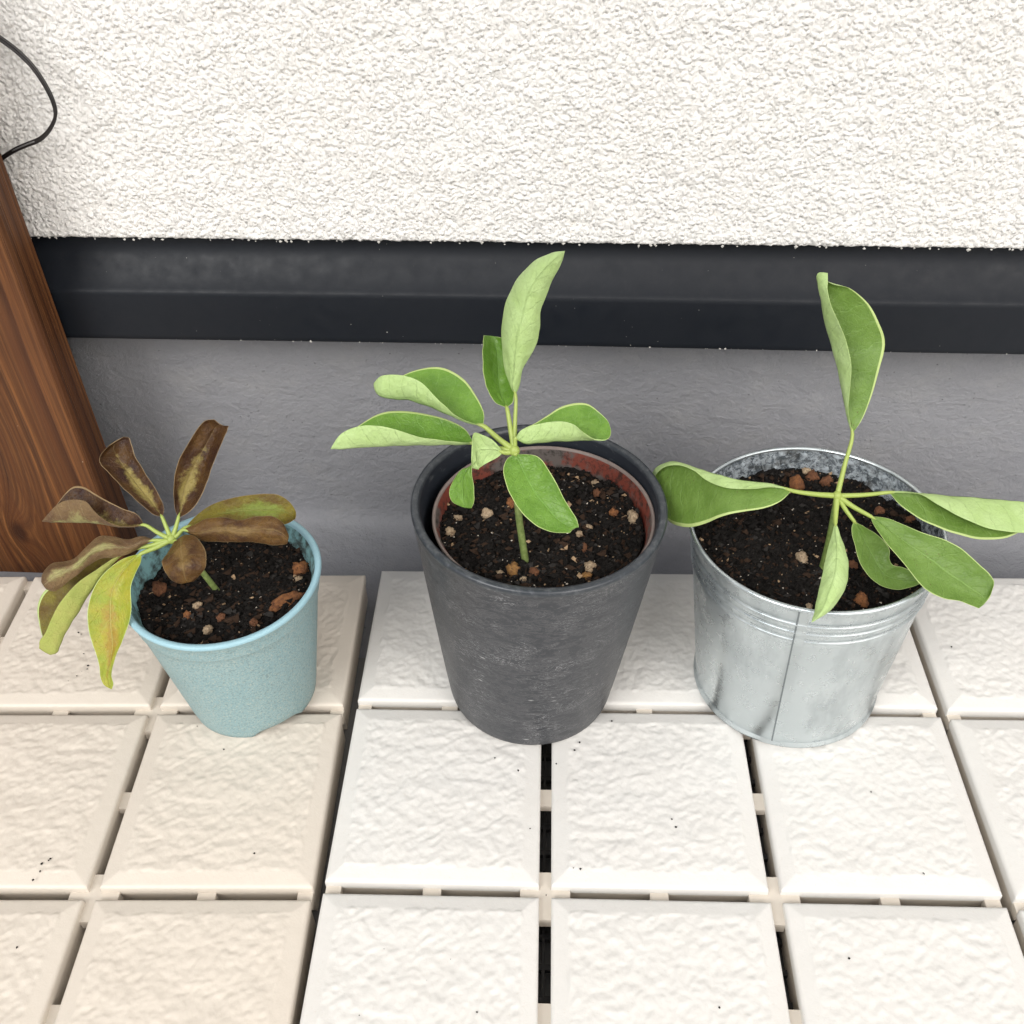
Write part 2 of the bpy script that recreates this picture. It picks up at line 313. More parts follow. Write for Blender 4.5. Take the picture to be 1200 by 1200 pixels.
# stucco: dense modelled relief in and around the view, plain beyond
gx = np.concatenate([np.linspace(-300, -26, 40), np.arange(-25, 48, .062), np.linspace(49, 320, 40)])
gz = np.concatenate([np.arange(0, 15, .062), np.linspace(15.3, 240, 60)])
X, Z = np.meshgrid(gx, gz, indexing='ij')
wx = X + .25 * pnoise(X * 1.1, Z * 1.1, 5); wz = Z * 1.15 + .25 * pnoise(X * 1.1, Z * 1.1, 9)
h = .040 * pnoise(wx * 2.1, wz * 1.9, 3) + .055 * pnoise(wx * 4.3, wz * 4.1, 4) + .062 * pnoise(wx * 7.0, wz * 6.4, 14) + .05 * pnoise(wx * .5, wz * .8, 6)
zb = 18.36 + .05 * pnoise(gx * 1.8, gx * 0, 21) + .045 * np.maximum(0, pnoise(gx * 5, gx * 0 + 3, 22)) * -2 + .03 * pnoise(gx * .25, gx * 0, 23)
Zw = Z + zb[:, None] * np.exp(-Z / .5) + 18.36 * (1 - np.exp(-Z / .5))
edge = np.clip(Z / .15, 0, 1) ** .5
Y = 14.2 - h * (.3 + .7 * edge) + .18 * (1 - edge) + .06
Vm = np.stack([X, Y, Zw], -1).reshape(-1, 3); nz = len(gz); Fm = grid_faces(len(gx), nz)
under = np.stack([gx, np.full_like(gx, 15.6), zb + .02], -1); n0 = len(Vm)
i = np.arange(len(gx) - 1); Fu = np.stack([n0 + i, n0 + i + 1, (i + 1) * nz, i * nz], -1)
mesh_obj('stucco', np.vstack([Vm, under]), np.vstack([Fm, Fu]), M_STUCCO, house)
# splashes of plaster along the flashing
bm_v, bm_f = [], []
def chip(V, F, p, r, seed=0, flat=.6):
    n = len(V); R = random.Random(seed)
    d = [(1, 0, 0), (-1, 0, 0), (0, 1, 0), (0, -1, 0), (0, 0, 1), (0, 0, -1)]
    for q in d:
        s = r * R.uniform(.6, 1.25); V.append((p[0] + q[0] * s + R.uniform(-.2, .2) * r, p[1] + q[1] * s * flat, p[2] + q[2] * s + R.uniform(-.2, .2) * r))
    F += [[n + i for i in f] for f in ((0, 2, 4), (2, 1, 4), (1, 3, 4), (3, 0, 4), (2, 0, 5), (1, 2, 5), (3, 1, 5), (0, 3, 5))]
for k in range(55):
    x = random.uniform(-16, 40); chip(bm_v, bm_f, (x, 13.45, 13.02 + random.uniform(0, .03)), random.choice([.02, .03, .04, .06]) * random.uniform(.6, 1.2), k)
for k in range(16):
    x = random.uniform(-15, 40); chip(bm_v, bm_f, (x, 13.46, random.uniform(13.1, 15.5)), random.uniform(.015, .05), 500 + k, .4)
for k in range(60):
    x = random.uniform(-20, 42); chip(bm_v, bm_f, (x, 14.35, 18.33 + random.uniform(-.06, .03)), random.uniform(.04, .11), 900 + k, .9)
o = mesh_obj('plaster_splash', bm_v, bm_f, M_CHIP, house, smooth=False); o['kind'] = 'stuff'

# ------------------------------------------------------------------ deck panels
T, G = 10.0, .56
def tile_mesh(seed, mat):
    n = 150; s = T - G; t = np.linspace(0, s, n); X, Y = np.meshgrid(t, t, indexing='ij')
    d = np.minimum(np.minimum(X, s - X), np.minimum(Y, s - Y))
    ang = .68 + .09 * pnoise(X * 1.1, Y * 1.1, seed + 40) + .04 * pnoise(X * 4, Y * 4, seed + 41)
    wx = X + .12 * pnoise(X * .9, Y * .9, seed + 1); wy = Y + .12 * pnoise(X * .9, Y * .9, seed + 2)
    r = .034 * pnoise(wx * 1.4 + wy * .5, wy * 1.6, seed + 3) + .036 * pnoise(wx * 2.5 - wy * .8, wy * 2.7, seed + 4) + .018 * pnoise(wx * 4.6 + wy * .8, wy * 4.4, seed + 9) + .007 * pnoise(wx * 5, wy * 6, seed + 5) + .05 * pnoise(wx * .5, wy * .5, seed + 6)
    inner = np.clip((d - ang) / .10, 0, 1); inner = inner * inner * (3 - 2 * inner)
    slope = -.17 + .14 * np.clip(d / .7, 0, 1)
    slope -= .05 * np.exp(-(d / .05) ** 2)
    Z = slope * (1 - inner) + inner * (-.01 + r * .8) 
    Z += .006 * pnoise(X * 2, Y * 2, seed + 8) * (1 - inner)
    top = np.stack([X - s / 2, Y - s / 2, Z], -1).reshape(-1, 3)
    idx = np.arange(n * n).reshape(n, n); rim = np.concatenate([idx[:-1, 0], idx[-1, :-1], idx[::-1][:-1, -1], idx[0, ::-1][:-1]])
    V = [top]; m1 = top[rim].copy(); c = m1[:, :2]; m1[:, :2] = c * (1 + .02 / (s / 2)); m1[:, 2] = -.30; m2 = m1.copy(); m2[:, 2] = -.72; V += [m1, m2]
    R = len(rim); k = np.arange(R); k2 = (k + 1) % R; n0 = n * n
    Fs = [grid_faces(n, n), np.stack([rim[k], n0 + k, n0 + k2, rim[k2]], -1), np.stack([n0 + k, n0 + R + k, n0 + R + k2, n0 + k2], -1)]
    me_o = mesh_obj('tile', np.vstack(V), np.vstack(Fs), mat); me = me_o.data; bpy.data.objects.remove(me_o); return me
TILES = {M_TILE.name: [tile_mesh(100 + 50 * i, M_TILE) for i in range(6)]}
TILES[M_TILE_LEFT.name] = []
for me in TILES[M_TILE.name]:
    c = me.copy(); c.materials.clear(); c.materials.append(M_TILE_LEFT); TILES[M_TILE_LEFT.name].append(c)
def frame_mesh():
    V, F = [], []; g = G / 2
    for i in (1, 2):
        for j in (1, 2):      # cross at every inner corner
            box(V, F, 10 * i - 1.1, 10 * i + 1.1, 10 * j - g + .002, 10 * j + g - .002, -1.15, -.55)
            box(V, F, 10 * i - g + .002, 10 * i + g - .002, 10 * j - 1.1, 10 * j + 1.1, -1.153, -.548)
    for i in (1, 2):
        for j in range(3):
            box(V, F, 10 * i - g, 10 * i + g, 10 * j + 4.5, 10 * j + 5.4, -1.0, -.60)
            box(V, F, 10 * j + 4.6, 10 * j + 5.4, 10 * i - g, 10 * i + g, -1.0, -.60)
        for j in (0, 30):
            s = 1 if j == 0 else -1
            y0, y1 = sorted((j + s * g, j + s * .95)); box(V, F, 10 * i - g, 10 * i + g, y0, y1, -1.1, -.58); box(V, F, y0, y1, 10 * i - g, 10 * i + g, -1.1, -.58)
    # skirt walls of each tile cell, down to the ground
    for a0 in (g + .05, 10 - g - .15, 10 + g + .05, 20 - g - .15, 20 + g + .05, 30 - g - .15):
        for b0 in (0, 10, 20):
            box(V, F, a0, a0 + .1, b0 + g + .05, b0 + 10 - g - .05, -2.3, -.70)
            box(V, F, b0 + g + .16, b0 + 10 - g - .16, a0, a0 + .1, -2.3, -.702)
    return V, F
fv, ff = frame_mesh()
FR = mesh_obj('frame', fv, ff, M_FRAME, smooth=False); FRM = FR.data; bpy.data.objects.remove(FR)
def gratings():
    V, F = [], []
    for i in (10, 20):
        for k in range(22): box(V, F, i - .9, i + .9, .6 + k * 1.35, .85 + k * 1.35, -2.2, -1.9)
        box(V, F, i - .12, i + .0, .4, 29.6, -2.15, -1.86)
    return V, F
gv, gf = gratings(); GR = mesh_obj('grating', gv, gf, M('dark_plastic', .6).color((.035, .035, .037)).m, smooth=False); GRM = GR.data; bpy.data.objects.remove(GR)
def panel(label, x, y, rz, mat, seed, z=0):
    p = thing('deck_panel', label, 'deck panel', (x, y, z), (0, 0, rz), 'interlocking deck panels on the ground')
    R = random.Random(seed)
    for j in range(3):
        for i in range(3):
            me = TILES[mat.name][R.randrange(6)]
            o = bpy.data.objects.new('tile', me); COL.objects.link(o); o.parent = p
            o.location = ((10 * i + 5) * CM, (10 * j + 5) * CM, R.uniform(-.012, .012) * CM); o.rotation_euler = (R.uniform(-.002, .002), R.uniform(-.002, .002), R.choice([0, math.pi]) + R.uniform(-.002, .002))
    o = bpy.data.objects.new('frame', FRM); COL.objects.link(o); o.parent = p
    o = bpy.data.objects.new('grating', GRM); COL.objects.link(o); o.parent = p
    return p
panel('middle cream deck panel, under the dark pot and the zinc bucket', 0, -20, 0, M_TILE, 3)
panel('beige deck panel at the left, under the pale blue pot', -29.75, -20.95, .021, M_TILE_LEFT, 5)
panel('cream deck panel cut off by the right edge of the photo, beside the zinc bucket', 30.0, -20.1, .002, M_TILE, 8)
# the same decking carries on outside the photograph: one low sheet of tiles
V, F = [], []
for (ox, oy) in [(-60, -50.5), (-30, -50.5), (0, -50.5), (30, -50.5), (60, -50.5), (-60, -80.6), (-30, -80.6), (0, -80.6), (30, -80.6), (60, -80.6), (-60, -20.6), (60.2, -20.3)]:
    for i in range(3):
        for j in range(3): box(V, F, ox + 10 * i + G / 2, ox + 10 * i + 10 - G / 2, oy + 10 * j + G / 2, oy + 10 * j + 10 - G / 2, -2.4, -.05)
structure(mesh_obj('decking', V, F, M_TILE, smooth=False), 'cream square decking that continues around the panels')

# dirt specks lying on the tiles
V, F = [], []
for (u, v) in [(92, 741), (95, 743), (98, 766), (103, 780), (96, 787), (90, 792), (102, 784), (80, 798), (47, 1021), (49, 1012), (57, 1008), (59, 1006), (39, 1031), (231, 851), (262, 878), (298, 1000), (20, 1110), (679, 870), (673, 879), (652, 895), (607, 903), (580, 888), (680, 1018), (672, 1017), (528, 1124), (450, 1112), (1082, 1023), (1083, 1024), (843, 1181), (995, 1123), (1021, 928), (1115, 758), (717, 845), (559, 1186), (421, 1190), (792, 969), (787, 960), (621, 971), (640, 1049)]:
    P = on_z(u, v, .03); chip(V, F, P, random.uniform(.03, .07), int(u * 7 + v), 1.)
o = mesh_obj('dirt_specks', V, F, M_SOIL, smooth=False); tag(o, 'dark specks of dirt scattered over the deck tiles', 'dirt', kind='stuff')

# ------------------------------------------------------------------ wooden board and cable
bz0, bz1, bth, bw = -2.38, 46., 2.05, 48.  # unseen left part of the board widened to block light behind it
B = np.array([(-bw, 0), (-bw, bth), (-.0, bth), (0, .28), (-.10, .10), (-.30, 0)])       # front right arris rounded off
nzs = np.linspace(0, bz1 - bz0, 60)
V = [(x, y, z) for z in nzs for x, y in B]; nb = len(B)
F = [[k * nb + i, k * nb + (i + 1) % nb, (k + 1) * nb + (i + 1) % nb, (k + 1) * nb + i] for k in range(len(nzs) - 1) for i in range(nb)]
F = [f[::-1] for f in F]; F += [list(range(nb)), [(len(nzs) - 1) * nb + i for i in range(nb)][::-1]]
o = mesh_obj('wooden_board', V, F, M_WOOD, smooth=False); o.location = (-15.60 * CM, 11.3 * CM, bz0 * CM); o.rotation_euler = (0, 0, WY)
tag(o, 'brown stained wooden board standing upright against the wall at the left', 'board')

def tube(pts, radii, n=10, flat=1.0, cap=True):
    P = np.array(pts, float); m = len(P); V = []; T_ = np.gradient(P, axis=0); T_ /= np.linalg.norm(T_, axis=1)[:, None] + 1e-9
    u = np.cross(T_[0], (0, 0, 1.)); 
    if np.linalg.norm(u) < .1: u = np.cross(T_[0], (0, 1., 0))
    for k in range(m):
        u = u - T_[k] * (u @ T_[k]); u /= np.linalg.norm(u); b = np.cross(T_[k], u); r = radii if np.isscalar(radii) else radii[k]
        for i in range(n):
            a_ = 2 * np.pi * i / n; V.append(P[k] + (u * np.cos(a_) * flat + b * np.sin(a_)) * r)
    F = [[k * n + i, k * n + (i + 1) % n, (k + 1) * n + (i + 1) % n, (k + 1) * n + i] for k in range(m - 1) for i in range(n)]
    if cap: F += [list(range(n))[::-1], [(m - 1) * n + i for i in range(n)]]
    return V, F
def spline(P, n):
    P = np.array(P, float); m = len(P); t = np.concatenate([[0], np.cumsum(np.linalg.norm(np.diff(P, axis=0), axis=1) ** .5 + 1e-6)])
    tt = np.linspace(0, t[-1], n); out = []
    for q in tt:
        i = min(max(np.searchsorted(t, q, 'right') - 1, 0), m - 2); p1, p2 = P[i], P[i + 1]
        p0 = P[i - 1] if i > 0 else 2 * p1 - p2; p3 = P[i + 2] if i + 2 < m else 2 * p2 - p1
        t1, t2 = t[i], t[i + 1]; t0 = t[i - 1] if i > 0 else t1 - (t2 - t1); t3 = t[i + 2] if i + 2 < m else t2 + (t2 - t1)
        m1 = (t2 - t1) * ((p1 - p0) / (t1 - t0) - (p2 - p0) / (t2 - t0) + (p2 - p1) / (t2 - t1)); m2 = (t2 - t1) * ((p2 - p1) / (t2 - t1) - (p3 - p1) / (t3 - t1) + (p3 - p2) / (t3 - t2))
        s = (q - t1) / (t2 - t1); out.append((2 * s ** 3 - 3 * s ** 2 + 1) * p1 + (s ** 3 - 2 * s ** 2 + s) * m1 + (-2 * s ** 3 + 3 * s ** 2) * p2 + (s ** 3 - s ** 2) * m2)
    return np.array(out)
cp = [(-60, 10, 13.4), (-30, 25, 13.3), (0, 45, 13.2), (20, 60, 13.1), (38, 78, 13.0), (53, 100, 12.9), (62.5, 120, 12.8), (65, 135, 12.8), (58, 152, 12.9), (47, 163, 13.0), (33, 169, 13.2), (17, 176, 13.5), (0, 187, 13.75), (-12, 197, 13.85), (-30, 212, 13.9)]
cpt = spline([on_y(u, v, y + .35) for u, v, y in cp], 90)
cab = thing('cable', 'thin black cable looping over the stucco and behind the wooden board', 'cable')
for s_ in (-1, 1):
    off = np.array([0, 0, .055 * s_]) + np.array([.03 * s_, 0, 0])
    V, F = tube(cpt + off, .075, 10); mesh_obj('wire', V, F, M_CABLE, cab)
k0 = 58; V, F = tube(cpt[k0:k0 + 12] + np.array([.0, -.07, .03]), .035, 6); mesh_obj('print', V, F, M_PRINT, cab)

# ------------------------------------------------------------------ pots
def lathe(name, prof, mats, parent, seg=128, mi=None, a0=0, zf=None, closed=True):
    A = np.linspace(0, 2 * np.pi, seg, endpoint=False) + a0; prof = np.array(prof, float); n = len(prof)
    V = np.stack([np.outer(np.cos(A), prof[:, 0]), np.outer(np.sin(A), prof[:, 0]), np.tile(prof[:, 1], (seg, 1))], -1)
    if zf is not None: V = zf(V, A)
    F = grid_faces(seg, n, wrap=True)
    m = None
    if mi is not None: m = np.tile(np.array(mi)[:n - 1], seg)
    return mesh_obj(name, V.reshape(-1, 3), F, mats, parent, m)

# pale blue pot
bp = thing('plant_pot', 'pale blue speckled pot holding the withered plant', 'plant pot', (-5.18, .82, -.02), (0, 0, .3))
H, rt, rb = 8.47, 4.61, 3.16
def rr(z): return rb + (rt - .12 - rb) * z / H
prof = [(0, .35), (rb - .35, .35), (rb - .3, .05), (rb - .15, 0), (rb, .08), (rb + .03, .3)] + [(rr(z), z) for z in np.linspace(.6, H - 1.35, 14)]
prof += [(rr(H - 1.3) + .015, H - 1.3), (rr(H - 1.2) + .06, H - 1.22), (rr(H - 1.1) + .07, H - 1.1), (rr(H - .7) + .07, H - .7), (rr(H - .42) + .08, H - .42), (rr(H - .3) + .12, H - .3), (rt, H - .2)]
nb_ = len(prof) - 1
prof += [(rt + .01, H - .1), (rt - .03, H - .02), (rt - .1, H), (rt - .22, H - .01), (rt - .29, H - .06), (rt - .32, H - .2)]
nr_ = len(prof) - 1
prof += [(rr(z) - .28, z) for z in np.linspace(H - .5, .7, 12)] + [(0, .7)]
def notch(V, A):
    for ac in (-.95 - .3, 1.1, 3.2, 5.0 + 2.5):
        d = np.abs((A - ac + np.pi) % (2 * np.pi) - np.pi); b = np.clip(1 - (d / .42) ** 4, 0, 1) * .42
        V[:, :6, 2] += (b[:, None] * np.clip(1 - V[:, :6, 2] / .6, 0, 1))
    return V
lathe('pot_body', prof, [M_BLUE, M_BLUE_RIM, M_BLUE_IN], bp, 160, [0] * nb_ + [1] * (nr_ - nb_) + [2] * 40, zf=notch)

# dark pot
DT = (9.12, 1.56, 0); DR = (.0, .04, 0)
dp = thing('plant_pot', 'tall dark grey plastic pot with pale scuffs, between the blue pot and the zinc bucket', 'plant pot', DT, DR)
H, rt, rb = 12.42, 5.65, 4.11
rr = lambda z: rb + (rt - rb) * (z / H) ** .93
prof = [(0, .2), (rb - .4, .15), (rb - .2, .0), (rb - .06, .03), (rb + .0, .12)] + [(rr(z), z) for z in np.linspace(.35, H - .3, 20)]
n1_ = len(prof) - 1; prof += [(rt + .0, H - .2), (rt + .0, H - .1), (rt - .05, H - .02), (rt - .13, H), (rt - .28, H - .01), (rt - .36, H - .06), (rt - .4, H - .18)]; n2_ = len(prof) - 1
prof += [(rr(z) - .42, z) for z in np.linspace(H - .5, .7, 14)] + [(0, .7)]
lathe('pot_body', prof, [M_DARK, M_DARK_RIM, M_DARK_IN], dp, 160, [0] * n1_ + [1] * (n2_ - n1_) + [2] * 40)
# nursery pot inside it
IC = (9.64, 1.42)
ip = thing('nursery_pot', 'thin brown nursery pot with a reddish inside, nested in the dark pot', 'plant pot', (IC[0], IC[1], 1.0), (0, .015, 0))
Hn = 10.75; rn = 4.93
prof = [(0, 0), (3.35, 0), (3.5, .1)] + [(3.5 + (rn - .15 - 3.5) * t, .1 + (Hn - .5) * t) for t in np.linspace(.1, 1, 8)] + [(rn - .05, Hn - .25), (rn, Hn - .15), (rn + .01, Hn - .04), (rn - .05, Hn), (rn - .12, Hn - .02), (rn - .15, Hn - .12)]
k1 = 3 + 8 - 1; k2 = len(prof) - 1
prof += [(3.3 + (rn - .25 - 3.3) * t, .3 + (Hn - .6) * t) for t in np.linspace(1, 0, 8)]
lathe('pot_body', prof, [M_NURS_RIM, M_NURS_IN], ip, 128, [0] * k2 + [1] * 20)

# zinc bucket
BT = (22.30, 2.14, 0); BR = (-.01, -.02, 0)
zb_ = thing('zinc_bucket', 'galvanised zinc bucket with ribbed top band and upright seam', 'bucket', BT, BR)
H, rt, rb = 10.63, 5.60, 4.50
rr = lambda z: rb + (rt - .06 - rb) * z / H
prof = [(0, .25), (rb - .3, .25), (rb - .12, .02), (rb, -.0), (rb + .13, .08), (rb + .14, .20), (rb + .03, .32), (rr(.36), .36)]
zz = list(np.linspace(.6, H - 2.7, 12))
for z in zz: prof.append((rr(z), z))
for zc in (H - 2.25, H - 1.72, H - 1.19):
    for dz, dr in ((-.16, 0), (-.12, -.02), (-.07, .05), (0, .08), (.07, .05), (.12, -.02), (.16, 0)): prof.append((rr(zc + dz) + dr, zc + dz))
prof.append((rr(H - .45), H - .45)); prof.append((rr(H - .3), H - .3))
ro = .11
for t in np.linspace(-80, 200, 12): prof.append((rt - .02 + ro * math.cos(math.radians(t)), H - .1 + ro * math.sin(math.radians(t))))
k1 = len(prof) - 1
prof += [(rr(z) - .05, z) for z in np.linspace(H - .3, .5, 14)] + [(0, .45)]
lathe('bucket_body', prof, [M_ZINC, M_ZINC_IN], zb_, 192, [0] * k1 + [1] * 40)
def seam(ang, r_off, half, thick, z0, z1, mat, name='seam', groove=True):
    V, F = [], []; zs = np.linspace(z0, z1, 40)
    for z in zs:
        base = rr(z) + r_off
        if groove:
            for zc in (H - 2.25, H - 1.72, H - 1.19):
                base += .10 * math.exp(-((z - zc) / .09) ** 2)
        for da, dr in ((-half, 0), (-half, thick), (half, thick), (half, 0)):
            a_ = ang + da / base; V.append((math.cos(a_) * (base + dr), math.sin(a_) * (base + dr), z))
    F = [[k * 4 + i, k * 4 + i + 1, k * 4 + 5 + i, k * 4 + 4 + i] for k in range(39) for i in range(3)]
    return mesh_obj(name, V, F, mat, zb_, smooth=False)
sa = math.radians(-107.0)
seam(sa + .045, 0, .2, .035, .3, H - .25, M_ZINC)
seam(sa, 0, .035, .045, .3, H - .25, M_SEAM, 'seam_groove')
sb = math.radians(47)
seam(sb, -.08, .35, -.05, H - 2.4, H - .2, M_ZINC_IN, 'seam', False)

# ------------------------------------------------------------------ soil
def crumb(V, F, MI, p, r, mi, R):
    n = len(V); phi = R.uniform(0, 6.28); el = R.uniform(.6, 1.9)
    ax = np.array([math.cos(phi), math.sin(phi), R.uniform(-.3, .3)]); 
    t = (1 + 5 ** .5) / 2
    k = R.randrange(2)
    pts = [(1, 1, 1), (-1, -1, 1), (-1, 1, -1), (1, -1, -1), (1.2, 0, 0), (-1.2, 0, 0), (0, 1.2, 0), (0, -1.2, 0)] if k else [(1, 0, 0), (-1, 0, 0), (0, 1, 0), (0, -1, 0), (0, 0, 1), (0, 0, -1)]
    for q in pts:
        q = np.array(q, float) * (.72 if k else 1.) * r * R.uniform(.65, 1.3); q = q + ax * (q @ ax) * (el - 1); V.append(tuple(np.array(p) + q * (1, 1, .8)))
    fs = ((0, 4, 6), (0, 6, 5 + 0) if False else (0, 6, 1), (0, 1, 4), (3, 4, 7), (3, 7, 5), (3, 6, 4), (2, 5, 1), (2, 1, 6), (2, 6, 5), (1, 7, 4), (1, 5, 7), (3, 5, 6)) if k else ((0, 2, 4), (2, 1, 4), (1, 3, 4), (3, 0, 4), (2, 0, 5), (1, 2, 5), (3, 1, 5), (0, 3, 5))
    for f in fs: F.append([n + i for i in f]); MI.append(mi)
SOIL = {}
def soil(key, cx, cy, z, r, seed, label, n_crumb, sl=(0, 0), tanfrac=.03, dome=0.):
    n = 130; t = np.linspace(-1, 1, n); X, Y = np.meshgrid(t, t, indexing='ij')
    q = np.maximum(np.abs(X), np.abs(Y)); rad = np.sqrt(X * X + Y * Y) + 1e-9; PX = X * q / rad * r; PY = Y * q / rad * r     # square to disc
    def hz(x, y): return z + sl[0] * (x / r) + sl[1] * (y / r) + dome * (1 - (x * x + y * y) / r / r) + .22 * pnoise(x * .5, y * .5, seed) + .13 * pnoise(x * 1.5, y * 1.5, seed + 1) + .10 * (1 - 2 * np.abs(pnoise(x * 3.4, y * 3.4, seed + 2))) + .06 * pnoise(x * 8, y * 8, seed + 3)
    V = np.stack([PX + cx, PY + cy, hz(PX, PY)], -1).reshape(-1, 3).tolist(); F = grid_faces(n, n).tolist(); MI = [0] * len(F)
    R = random.Random(seed)
    for k in range(n_crumb):
        rr_ = r * math.sqrt(R.random()) * .985; a_ = R.uniform(0, 6.283); x, y = rr_ * math.cos(a_), rr_ * math.sin(a_)
        s = R.choice([.025, .03, .04, .045, .06, .08, .12]) * R.uniform(.7, 1.5)
        w_ = R.random(); mi = 0
        if w_ < .22: mi = 1
        elif w_ < .32: mi = 4
        elif w_ < .32 + tanfrac: mi = 2; s *= .75
        elif w_ < .32 + tanfrac + .025: mi = 3; s = R.choice([.02, .03, .035, .05])
        crumb(V, F, MI, (x + cx, y + cy, float(hz(np.array(x), np.array(y))) + s * .55), s, mi, R)
    for k in range(70):    # rootlets and bark slivers
        rr_ = r * math.sqrt(R.random()) * .93; a_ = R.uniform(0, 6.283); x, y = rr_ * math.cos(a_), rr_ * math.sin(a_); L = R.uniform(.12, .4); b = R.uniform(0, 6.28)
        p0 = (x + cx, y + cy, float(hz(np.array(x), np.array(y))) + .05); p1 = (p0[0] + L * math.cos(b), p0[1] + L * math.sin(b), p0[2] + R.uniform(-.02, .14))
        v, f = tube([p0, tuple((np.array(p0) + p1) / 2 + (0, 0, .04)), p1], R.uniform(.012, .035), 4); o0 = len(V); V += [tuple(q) for q in v]; F += [[i + o0 for i in g_] for g_ in f]; MI += [R.choice([1, 1, 4, 0])] * len(f)
    o = mesh_obj('potting_soil', V, F, [M_SOIL, M_SOIL2, M_TAN, M_WHITE, M_GREY], None, MI, smooth=False)
    tag(o, label, 'soil', kind='stuff'); SOIL[key] = (lambda x, y: float(hz(np.array(x - cx), np.array(y - cy))), z)
    return o
soil('blue', -5.18, .82, 7.15, 4.1, 31, 'dark potting soil filling the pale blue pot', 3200, tanfrac=.035)
soil('dark', IC[0] - .02, IC[1], 10.85, 4.64, 47, 'dark potting soil filling the nursery pot inside the dark pot', 4200, sl=(0, -.12), tanfrac=.045)
soil('zinc', 22.12, 2.23, 9.3, 5.27, 63, 'dark potting soil filling the zinc bucket', 4600, tanfrac=.03)

def pebble(key, u, v, w, h, kind, label, rot=0, seed=0, zo=0):
    hz, z = SOIL[key]; P = on_z(u, v, z + .1)
    for _ in range(4): P = on_z(u, v, hz(P[0], P[1]) + .12)
    dep = depth_of(P); sx, sy = w / CF * dep / 2, h / CF * dep / 2 / .75
    bm = bmesh.new(); bmesh.ops.create_icosphere(bm, subdivisions=3, radius=1.); R = random.Random(seed)
    vs = np.array([q.co[:] for q in bm.verts])
    n1 = pnoise(vs[:, 0] * 1.3 + seed, vs[:, 1] * 1.3 + vs[:, 2] * .9, seed) ; n2 = pnoise(vs[:, 0] * 3.1 + seed, vs[:, 1] * 3.1 - vs[:, 2] * 2.6, seed + 1); n3 = pnoise(vs[:, 0] * 7 + vs[:, 2] * 5, vs[:, 1] * 7 - vs[:, 2] * 5, seed + 2)
    vs *= (1 + .30 * n1 + .30 * n2 + .22 * n3)[:, None]; vs *= (sx, sy, min(sx, sy) * .95)
    F = [[q.index for q in f.verts] for f in bm.faces]; bm.free()
    o = mesh_obj('pebble', vs, F, ST[kind]); o.location = Vector(P) * CM + Vector((0, 0, (zo - .06) * CM)); o.rotation_euler = (0, 0, rot)
    return tag(o, label, 'pebble', 'pumice pebbles lying on the potting soil')
